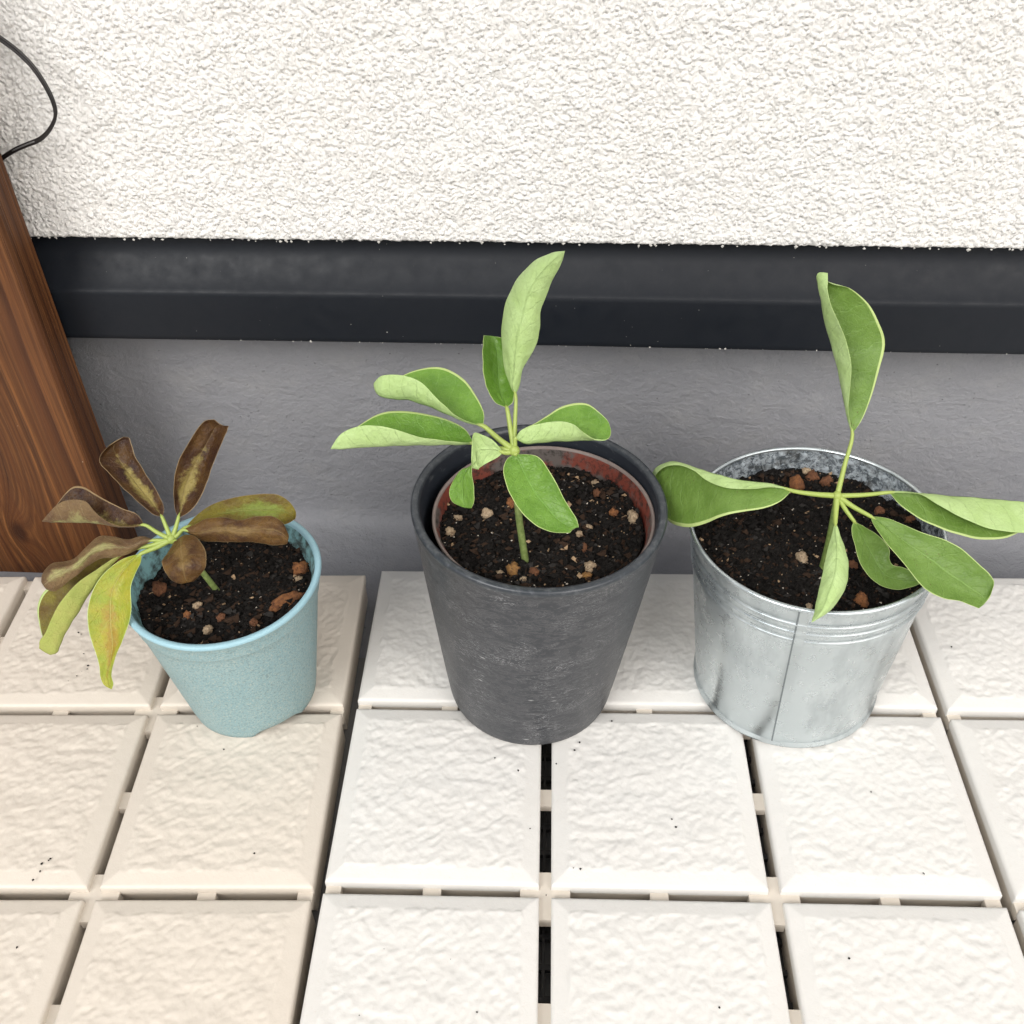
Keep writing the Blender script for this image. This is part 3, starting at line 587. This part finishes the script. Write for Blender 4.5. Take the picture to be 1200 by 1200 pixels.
PB = [
 ('blue', 336, 703, 44, 11, 'orange', 'long orange brown bark chunk against the right rim of the blue pot', math.radians(38)),
 ('blue', 352, 665, 20, 12, 'orange', 'small orange brown pebble above the long bark chunk in the blue pot', .2),
 ('blue', 349.6, 678, 8, 8, 'tan', 'tiny pale pebble just above the long bark chunk in the blue pot', 0),
 ('blue', 186, 689, 17, 14, 'brown', 'brown pebble at the left of the blue pot, below the round drooping leaf', .5),
 ('blue', 219, 720, 9, 7, 'orange', 'tiny orange pebble left of centre at the front of the soil in the blue pot', .5),
 ('blue', 259, 722.5, 11, 9, 'brown', 'brown pebble in the middle front of the blue pot', .9),
 ('blue', 243, 737, 11, 9, 'tan', 'tan pebble nearest the front rim of the blue pot', .1),
 ('blue', 231, 708, 11, 6, 'tan', 'flat pale pebble in the middle of the blue pot soil, front of the stem', .4),
 ('blue', 297, 729, 10, 8, 'brown', 'dull brown pebble right of the middle, near the front rim of the blue pot', .4),
 ('dark', 741.5, 605.7, 14, 17, 'tan', 'largest pale round pebble at the right side of the dark pot soil', 0),
 ('dark', 719, 600, 10, 9, 'orange', 'bright orange pebble left of the large pale one in the dark pot', 0),
 ('dark', 697.5, 566, 8, 10, 'tan', 'pale pebble at the back of the dark pot soil, upper one of two', 0),
 ('dark', 699, 577, 9, 9, 'brown', 'brown pebble just in front of the pale one at the back of the dark pot', .3),
 ('dark', 599, 588, 10, 12, 'orange', 'reddish orange pebble beside the hanging oval leaf in the dark pot', .3),
 ('dark', 571, 603, 14, 12, 'tan', 'knobbly pale tan pebble left of the stem in the dark pot', .9),
 ('dark', 527, 622, 13, 9, 'tan', 'rough pale crumb at the far left of the dark pot soil', .3),
 ('dark', 536, 606, 12, 6, 'tan', 'low pale crumb between the left rim and the knobbly tan pebble in the dark pot', .1),
 ('dark', 601, 666, 16, 13, 'ochre', 'ochre pebble at the front of the dark pot, left of the stem foot', .5),
 ('dark', 587, 672, 9, 10, 'tan', 'small pale pebble left of the ochre one at the front of the dark pot', .9),
 ('dark', 626, 669, 12, 9, 'brown', 'brown pebble at the front of the dark pot, right of the stem foot', .2),
 ('dark', 690.5, 664, 15, 12, 'tan', 'pitted tan pebble at the front right of the dark pot, upper one of a pair', .2),
 ('dark', 687, 675, 13, 9, 'ochre', 'rusty pebble against the front rim of the dark pot, lower one of a pair', .1),
 ('dark', 684, 640, 8, 11, 'brown', 'rust brown pebble between the oval leaf tip and the front rim of the dark pot', .1),
 ('dark', 679, 624.5, 8, 6, 'tan', 'small pinkish pebble just below the oval leaf tip in the dark pot', .1),
 ('dark', 690, 617, 8, 7, 'tan', 'small pale pebble just right of the oval leaf tip in the dark pot', .6),
 ('dark', 613, 677.5, 8, 5, 'tan', 'flat white sliver at the front rim of the dark pot', .4),
 ('zinc', 933, 566, 17, 16, 'orange', 'bright orange pebble at the back of the zinc bucket, left of the upright leaf stalk', 0),
 ('zinc', 952, 558, 15, 11, 'brown', 'dark brown pebble at the back of the zinc bucket, beside the bright orange one', 0),
 ('zinc', 969, 563, 15, 10, 'brown', 'brown pebble at the back of the zinc bucket, touching the upright leaf stalk', .6),
 ('zinc', 945, 551, 10, 7, 'tan', 'small pinkish pebble against the back wall of the zinc bucket', .6),
 ('zinc', 939.6, 652, 14, 12, 'tan', 'pale ring shaped pebble in the middle of the zinc bucket soil', .3),
 ('zinc', 1010, 703, 16, 14, 'orange', 'rusty brown pebble at the front of the zinc bucket, right of the hanging pale leaf', .3),
 ('zinc', 1031, 598, 12, 9, 'brown', 'brown pebble between the two right hand leaf stalks in the zinc bucket', .3),
 ('zinc', 1067, 608, 12, 8, 'brown', 'dark brown pebble at the right rim of the zinc bucket', .3),
 ('zinc', 999, 662, 12, 10, 'brown', 'dull brown pebble between the hanging pale leaf and the round dark leaf in the bucket', .3),
 ('zinc', 948, 711, 10, 8, 'tan', 'pale pebble against the front rim of the zinc bucket, left of the hanging leaf tip', .3),
]
for k, (key, u, v, w_, h_, kind, label, rot) in enumerate(PB): pebble(key, u, v, w_, h_, kind, label, rot, 11 + k * 3)

# ------------------------------------------------------------------ plants
NA, NC = 44, 20
def leaf(plant, hubP, D0, spec, see, dz, off, mats, petw=.11, pet=True, label=None, thick=.035, wav=0., seed=0):
    """spec: stations of (first edge, keel, second edge) traced in the photograph, each with its own distance"""
    n = len(spec); w_ = [np.hypot(s[0][0] - s[1][0], s[0][1] - s[1][1]) + np.hypot(s[2][0] - s[1][0], s[2][1] - s[1][1]) for s in spec]; wm = max(w_)
    cols = [[], [], []]; L = [0]
    for i in range(1, n): L.append(L[-1] + math.hypot(spec[i][1][0] - spec[i - 1][1][0], spec[i][1][1] - spec[i - 1][1][1]))
    for i, s in enumerate(spec):
        t = L[i] / L[-1]; d = D0 + np.interp(t, np.linspace(0, 1, len(dz)), dz); wf = w_[i] / wm
        for k in range(3):
            e = s[3][k] if len(s) > 3 else 0
            cols[k].append(at(s[k][0], s[k][1], d + off[k] * wf + e))
    # shared parameter so that stations stay together
    Pk = np.hstack([np.array(cols[0]), np.array(cols[1]), np.array(cols[2])]); S = spline(Pk, NA)
    A_, K_, B_ = S[:, 0:3], S[:, 3:6], S[:, 6:9]; tu = np.concatenate([[0, .014], np.linspace(.014, .986, NC - 1)[1:-1], [.986, 1]]); t = tu[None, :, None]
    ca = np.linalg.norm(K_ - A_, axis=1) ** .8 + .02; cb = np.linalg.norm(B_ - K_, axis=1) ** .8 + .02
    tk = ca / (ca + cb); tk = np.clip(np.convolve(np.pad(tk, 3, 'edge'), np.ones(7) / 7, 'valid'), .2, .8)[:, None]
    tt = np.where(tu[None] < .5, tu[None] * 2 * tk, tk + (tu[None] * 2 - 1) * (1 - tk))[..., None]; tk = tk[..., None]
    P = A_[:, None] * (tt - tk) * (tt - 1) / tk + K_[:, None] * tt * (tt - 1) / (tk * (tk - 1)) + B_[:, None] * tt * (tt - tk) / (1 - tk)
    du = np.gradient(P, axis=0); dv = np.gradient(P, axis=1); N = np.cross(du, dv); ln = np.linalg.norm(N, axis=2, keepdims=True)
    ctr = N[NA // 4:3 * NA // 4].reshape(-1, 3).mean(0); N = np.where(ln > 1e-7, N / np.maximum(ln, 1e-9), ctr / np.linalg.norm(ctr))
    # which side the first half shows to the photograph decides which is the upper side
    q0 = P[NA // 6, NC // 8]; vis = N[NA // 6, NC // 8] @ (CC - q0)
    ui = (tu * 2 - 1)[None, :] * np.ones((NA, 1)); vi = np.linspace(0, 1, NA)[:, None] * np.ones((1, NC + 1))
    sg = 1 if (vis > 0) == (see == 'upper') else -1                   # sg*N points out of the upper side
    rel = .035 * pnoise(ui * 2.0 + seed, vi * 9, seed) - .03 * np.exp(-(ui / .07) ** 2) + wav * pnoise(ui * 1.3 + seed * 3, vi * 5, seed + 5)
    rel = rel * np.clip(np.minimum(vi, 1 - vi) * 8, 0, 1)
    P = P + N * sg * rel[..., None]
    th = thick * np.clip(1.15 - np.abs(ui) ** 6, .25, 1)[..., None]
    up = P + N * sg * th / 2; dn = P - N * sg * th / 2
    V = np.vstack([up.reshape(-1, 3), dn.reshape(-1, 3)]); n0 = NA * (NC + 1); Fa = grid_faces(NA, NC + 1, flip=sg < 0); Fb = grid_faces(NA, NC + 1, n0, flip=sg > 0)
    idx = np.arange(n0).reshape(NA, NC + 1); ring = np.concatenate([idx[:-1, 0], idx[-1, :-1], idx[::-1][:-1, -1], idx[0, ::-1][:-1]]); r2 = np.roll(ring, -1)
    Fr = np.stack([ring, r2, r2 + n0, ring + n0], -1); Fr = Fr[:, ::-1] if sg > 0 else Fr
    j = np.tile(np.arange(NC), NA - 1); eb = (j == 0) | (j == NC - 1)
    mi = np.concatenate([np.where(eb, 2, 0), np.where(eb, 1, 1), np.full(len(Fr), 2)])
    uv = np.stack([ui.ravel(), vi.ravel()], -1); uv = np.vstack([uv, uv])
    # narrow pale margin: move the next column of vertices close to the edge
    o = mesh_obj('leaf', V, np.vstack([Fa, Fb, Fr]), mats, plant, mi, uv=uv)
    if label: o['label'] = label
    if pet:
        petw *= .85; base = P[0].mean(0) ; into = P[3, NC // 2]; mid = (hubP + base) / 2 + np.array([0, 0, -.05])
        pts = spline([hubP, mid, base, into], 14); rads = np.linspace(petw * 1.25, petw * .8, 11).tolist() + [petw * .6, petw * .35, petw * .12]
        v, f = tube(pts, rads, 8); mesh_obj('petiole', v, f, M_PET, o)
    return o
# squeeze the cross parameter so the outermost strip is a thin margin
def S3(*rows):
    out = []
    for r in rows:
        if len(r) == 2: out.append((r, r, r))
        else: out.append(((r[0], r[1]), (r[2], r[3]), (r[4], r[5])) + ((r[6],) if len(r) > 6 else ()))
    return out
def stem(plant, P0, P1, r, mat, bend=(0, 0, 0)):
    P0 = np.array(P0); P1 = np.array(P1); pts = spline([P0, (P0 + P1) / 2 + np.array(bend), P1], 16)
    v, f = tube(pts, np.linspace(r * 1.05, r * .9, 16), 12); mesh_obj('stem', v, f, mat, plant)
    bm = bmesh.new(); bmesh.ops.create_icosphere(bm, subdivisions=2, radius=r * 1.5); vs = np.array([q.co[:] for q in bm.verts]) * (1, 1, 1.1) + P1
    vs += .03 * np.stack([pnoise(vs[:, 0] * 9, vs[:, 2] * 9, k) for k in range(3)], -1)
    Fb = [[q.index for q in f_.verts] for f_ in bm.faces]; bm.free(); mesh_obj('node', vs, Fb, M_PET, plant)

# --- plant in the dark pot
hz, z0 = SOIL['dark']; Pb = on_z(616.5, 656, z0); Pb = on_z(616.5, 656, hz(Pb[0], Pb[1])); hub = on_y(603, 528, Pb[1] + .35); D = depth_of(hub)
pl = thing('green_plant', 'young green plant with seven glossy leaflets growing in the dark grey pot', 'plant')
stem(pl, Pb - np.array([0, 0, .4]), hub, .15, M_STEM, (-.1, 0, 0))
G3 = [L_UP, L_DN, L_EDGE]
leaf(pl, hub, D, S3((604, 462), (598, 452, 601, 455, 608, 455), (590.5, 426, 603, 428, 613, 432), (587.4, 392, 606, 396, 628, 405), (590, 366, 612, 372, 632.5, 385), (598, 342, 618, 348, 634, 362), (608, 324, 627, 330, 642, 342), (626, 306, 640, 314, 650, 323), (645, 297, 651, 303, 658, 308), (662, 294)), 'under', [0, -1.3, -2.6, -4.4], (.9, -.15, .6), G3, .10, seed=1)
leaf(pl, hub, D, S3((594, 478), (581, 472, 590, 470, 600, 472), (571, 456, 586, 456, 603, 460), (566.5, 436, 584, 438, 603, 444), (565.6, 416, 583, 418, 603, 424), (566, 402, 580, 402, 596, 408), (567, 393, 578, 394, 589, 396)), 'upper', [0, .4, .6, 1.0], (-.3, .5, -.2), G3, .12, seed=2)
leaf(pl, hub, D, S3((566, 499), (567, 484, 550, 495, 548, 494), (558, 464, 530, 487, 532, 485.5), (543, 444, 512, 479.5, 520, 474), (522, 432, 495, 472.5, 507, 462), (502, 430.5, 478, 467.5, 494, 448.5), (484, 435, 462, 467, 477, 441), (464, 443, 448, 464, 460, 439), (448, 446, 440, 457, 446, 441), (438, 449)), 'upper', [0, .3, .5, .6], (.9, .1, -.8), G3, .13, seed=3)
leaf(pl, hub, D, S3((555, 519), (545, 503, 540, 520.5, 538, 518), (522, 491, 515, 520.3, 514, 515.5), (492, 484, 488, 520.6, 486, 511), (464, 481.5, 462, 521.5, 463, 503), (444, 485, 440, 522.5, 443, 499), (426, 495, 420, 523.6, 424, 499), (408, 508, 404, 524.7, 407, 504), (397, 517, 393, 525.4, 396, 512), (387.5, 525.6)), 'upper', [.2, .2, .1, .1], (1.1, .1, -.8), G3, .12, seed=4)
leaf(pl, hub, D, S3((590, 530), (580, 518, 581, 527, 583, 536), (566, 510, 566, 527, 570, 543), (555, 508, 558, 530, 561, 549), (552.5, 532, 557, 541, 560, 550), (553, 553, 548, 550, 543, 549), (555, 568, 542, 561, 533, 560), (555.6, 582, 542, 577, 526.5, 576), (555, 590, 543, 588, 530, 588), (552.5, 595.5, 546, 595, 540, 593.5)), 'under', [-.1, -.4, -.5, -.2, .1], (-.55, .0, .3), G3, .13, seed=5)
leaf(pl, hub, D, S3((604, 532), (595, 537, 606, 536.5, 616, 532.5), (590, 548, 611, 547, 630, 535), (593, 567, 618, 561, 641, 547.5), (602, 587, 627, 577, 652, 566), (614.5, 604, 639, 592, 662, 586), (631, 617.5, 651, 606, 671.5, 601), (650, 624, 663, 615, 677, 612), (668, 624.5, 672, 620, 678, 618)), 'upper', [-.1, -.7, -1.2, -1.3], (-.1, .25, -.1), G3, .14, seed=6, label='broad oval leaflet hanging forward over the soil')
leaf(pl, hub, D, S3((604, 513), (613, 503, 614, 518.5, 611, 504), (627, 496, 630, 518, 628, 497.5), (642, 486.5, 648, 516.5, 644, 494.5), (657, 477, 664, 516, 658, 494), (674, 472.5, 680, 515.2, 671, 497), (689, 473.5, 694, 515, 682, 505), (702, 483, 705, 514.8, 693, 512.7), (712, 493, 711, 514, 702, 515), (715.8, 503, 714, 512.5, 709, 515.3)), 'upper', [-.2, 0, .2, .3], (.9, .0, -.8), G3, .10, seed=7)

# --- plant in the zinc bucket
hz, z0 = SOIL['zinc']; Pb = on_z(963, 668, z0); Pb = on_z(963, 668, hz(Pb[0], Pb[1])); hub = on_y(981, 581, Pb[1] + .3); D = depth_of(hub)
pl = thing('green_plant', 'young green plant with six long stalked leaflets growing in the zinc bucket', 'plant')
stem(pl, Pb - np.array([0, 0, .4]), hub, .14, M_STEM2, (.05, 0, 0))
C3 = [L_UP2, L_DN, L_EDGE]
leaf(pl, hub, D, S3((999, 508), (1010, 492, 993.5, 489, 995, 489), (1020, 468, 989, 466, 995, 467), (1029.5, 436, 982, 430, 997.5, 432), (1037, 402, 974, 402, 992, 400), (1030, 378, 967, 375, 983, 379), (1015, 353, 962.5, 350, 972.5, 353), (994, 337.5, 959.5, 334, 970, 338), (976, 333, 957.8, 325, 970, 328), (964, 327, 958.5, 320.5, 970, 320)), 'upper', [0, -.9, -1.8, -2.4], (.3, .5, -.7), C3, .11, seed=8, label='upright leaflet with its left half folded over')
leaf(pl, hub, D, S3((928, 575), (914, 588, 908, 568.5, 908, 571), (893, 596, 886, 566, 886, 572.8), (868, 600, 862, 562.5, 864, 573), (848, 604.5, 842, 557.5, 845, 570.3), (830, 612, 824, 552, 827, 562), (814, 617.3, 808, 546.5, 812, 551), (799, 617, 790, 541.5, 795, 545), (787, 613, 777, 544, 781, 547), (778, 604, 769, 549, 771, 553), (769, 590, 764, 556, 766, 562)), 'upper', [0, .2, 1.0, 2.5, 4.0], (-.7, .4, -.2), C3, .12, seed=9)
leaf(pl, hub, D, S3((1042, 577), (1054, 591, 1058, 576.5, 1056, 577.5), (1074, 606, 1080, 579, 1080, 580), (1098, 617.5, 1102, 581, 1104, 594), (1122, 626, 1128, 583, 1128, 607), (1148, 632, 1152, 585, 1154, 617.8), (1176, 631, 1178, 587, 1180, 622.8), (1198, 622, 1202, 589, 1205, 624.5), (1215, 612, 1222, 592, 1222, 622), (1236, 606)), 'upper', [0, 0, -.2, -.3], (-.2, .5, -.6), C3, .11, seed=10, label='leaflet running out of the photo at the right, its pale underside turned up')
leaf(pl, hub, D, S3((1020, 605), (1024, 615, 1031, 612, 1038, 607), (1036, 633, 1048, 625, 1058, 614.5), (1052, 652, 1068, 640, 1082, 624.5), (1070, 674, 1089, 654, 1106, 632), (1086, 692, 1107, 668, 1127, 643), (1106, 701, 1127, 682, 1146, 660), (1126, 705, 1142, 692, 1160, 673), (1139, 710, 1152, 699, 1165, 683), (1147, 713, 1155, 706, 1161, 697)), 'upper', [-.1, -.7, -1.3, -1.6], (-.1, .3, -.1), C3, .12, seed=11, label='largest leaflet, spreading flat over the right rim')
leaf(pl, hub, D, S3((1001, 611), (998, 619, 1006, 618, 1014, 618), (1002, 640, 1015, 637, 1031, 629), (1008, 660, 1024, 653, 1042, 643), (1019, 676, 1031, 666, 1042.5, 655), (1033, 686.5, 1040, 675, 1046, 662), (1052, 691, 1055, 679, 1058, 665), (1068, 688, 1069, 680, 1072, 671), (1082, 682)), 'upper', [.1, .4, .5, .3], (0, .3, .1), C3, .11, seed=12, label='shaded round leaflet curling down under the largest one')
leaf(pl, hub, D, S3((979, 611), (975.5, 624, 979, 623, 983, 622), (971, 640, 980, 640, 989, 639), (967, 657, 980, 658, 993.5, 657), (963, 676, 977, 677, 993.8, 677), (959.5, 692, 971, 694, 989, 693), (955.5, 710, 965, 711, 978, 710), (953, 722, 958, 722, 965, 721.5), (951, 729.5)), 'under', [-.3, -1.3, -2.0, -2.6], (.1, -.3, .25), C3, .13, seed=13, label='narrow leaflet hanging forward, pale underside outward')

# --- withered plant in the blue pot
hz, z0 = SOIL['blue']; Pb = on_z(247, 688, z0); Pb = on_z(247, 688, hz(Pb[0], Pb[1])); hub = on_y(201, 632, Pb[1] - .5); D = depth_of(hub)
pl = thing('withered_plant', 'withered plant with curled brown and yellow leaflets growing in the pale blue pot', 'plant')
stem(pl, Pb - np.array([-.3, 0, .4]), hub, .14, M_STEM, (.1, 0, 0))
W1 = [L_BR, L_BRD, L_BEDGE]; W2 = [L_BR2, L_BRD, L_BEDGE]
leaf(pl, hub, D, S3((190, 606), (180, 603, 186, 600, 192, 597), (162, 589, 174, 584, 187, 582), (147, 575, 161, 568, 178, 567), (133, 561, 149, 552, 168, 551), (121, 547, 139, 538, 159, 535), (116, 538, 133, 526, 153.5, 520), (119, 531, 134, 520, 151, 513.5), (127, 523, 135, 517.5, 145, 512)), 'upper', [0, .4, .8, 1.0], (-.4, .35, .1), W1, .11, wav=.05, seed=20, label='dark brown leaflet with a pale yellow streak, leaning over the board')
leaf(pl, hub, D, S3((209, 607), (204.5, 594, 212, 594, 222, 599), (203, 574, 215, 577, 235, 582), (206, 552, 222, 558, 241, 568), (213, 532, 230, 541, 248, 550), (223, 515, 239, 525, 256, 530), (234, 499, 247, 510, 262, 514), (243, 492, 253, 500, 266, 504), (251, 491.5, 258, 497, 268, 499)), 'upper', [0, 0, -.4, -.8], (-.1, .4, -.3), W1, .11, wav=.05, seed=21, label='tall upright brown leaflet with a pale yellow patch at its foot')
leaf(pl, hub, D, S3((169, 615), (160, 602, 155, 617.5, 150, 617.3), (144, 596, 140, 617, 135, 615.5), (126, 587, 124, 614, 121, 608), (112, 579, 110, 612.5, 110, 598), (99, 571, 96, 611.8, 101, 588), (87, 570, 82, 611, 88, 585.5), (76, 579, 70, 611, 74, 587.5), (66, 592, 60, 611, 62, 596), (49, 611)), 'upper', [0, .2, .3, .4], (.7, .1, -.6), W1, .11, wav=.03, seed=22, label='brown leaflet pointing left with its pale underside folded up')
leaf(pl, hub, D, S3((216, 619), (228, 606, 232, 612, 236, 616), (246, 592.5, 250, 604, 254, 613), (268, 584.5, 271, 600, 272, 615), (290, 580.5, 292, 598, 292, 617), (312, 578.6, 312, 598, 310, 617), (328, 580.5, 328, 598, 324, 616), (340, 589, 338, 602, 332, 615), (347, 600, 344, 606, 338, 613.5), (346, 608)), 'upper', [0, .4, .6, .6], (.5, .35, .1), [L_OL, L_BRD, L_BEDGE], .11, wav=.03, seed=23, label='olive leaflet at the back right')
leaf(pl, hub, D, S3((214, 621), (226, 616, 232, 625, 238, 633), (242, 608.5, 248, 621, 252, 634.5), (262, 607, 266, 620, 268, 634.5), (284, 610, 286, 622, 288, 634.5), (304, 605, 306, 620, 306, 637), (320, 606, 322, 621, 320, 638.5), (332, 614, 332, 626, 331, 638.5), (338, 626, 338, 632, 336.5, 637)), 'upper', [-.1, -.4, -.6, -.6], (.1, -.25, .2), W2, .11, wav=.07, seed=24, label='wavy brown leaflet in front of the olive one')
leaf(pl, hub, D, S3((205, 634), (200, 641, 211, 633, 220, 626), (193, 652, 212, 643, 233, 633), (191, 661, 213, 656, 241, 646), (194.5, 671, 215, 668, 241.5, 661), (202, 681, 217, 678, 235, 674.5), (212, 684.5, 220, 682.5, 227, 681)), 'upper', [-.3, -1.2, -1.7, -1.3], (.1, -.25, .1), W2, .11, wav=.07, seed=25, label='round mottled brown leaflet facing the viewer')
leaf(pl, hub, D, S3((166, 648.5), (146, 654, 156, 656, 165, 659), (126, 668, 142, 672, 158, 673), (111, 687, 132, 692, 153, 690), (103, 712, 129, 713, 154, 712), (103, 734, 130, 734, 150, 732), (108, 754, 132, 754, 142.5, 752), (113, 768, 130, 770, 136.5, 768), (116.5, 782, 127, 784, 132, 783), (117.5, 793, 126, 795, 131, 794), (122, 803, 128, 803, 132.5, 802), (131, 808)), 'upper', [-.1, -.5, -.6, -.3, 0], (.0, .3, -.1), [L_YG, L_YGD, L_EDGE], .13, wav=.03, seed=26, label='yellow green leaflet hanging down over the tiles')
leaf(pl, hub, D, S3((150, 645), (136, 648, 136, 656, 133, 654), (115, 654, 120, 675, 114, 667), (93, 666, 105, 694, 96, 679), (70, 680, 92, 715, 80, 694), (51, 694, 82, 731, 68, 710), (43.5, 713, 74, 745, 59.5, 727), (46, 730, 69.5, 757, 53, 742), (49, 744, 66, 764, 46.5, 751), (54, 757, 60, 767, 46, 760)), 'upper', [0, -.1, -.1, .2], (.5, .1, -.6), [L_OL, L_YGD, L_EDGE], .12, wav=.02, seed=27, label='olive leaflet rolled along its yellow green edge')
leaf(pl, hub, D, S3((182, 633), (168, 629, 167, 635, 165, 641), (150, 633, 150, 641, 150, 649), (132, 630, 134, 641, 136, 652.5), (117, 629, 117, 643, 119, 654), (104, 639, 104, 650, 104, 661), (90, 653, 91, 662, 91, 672), (75, 657, 77, 669, 80, 680), (60, 661.5, 64, 675, 71, 688.5), (50, 674, 56, 682, 63, 693), (48.5, 681, 51, 686, 55, 691)), 'upper', [0, -.4, -.9, -.8], (.3, -.35, .1), [L_BRD, L_BR2, L_BEDGE], .11, wav=.10, seed=28, label='wavy brown leaflet lying over the rolled olive one')
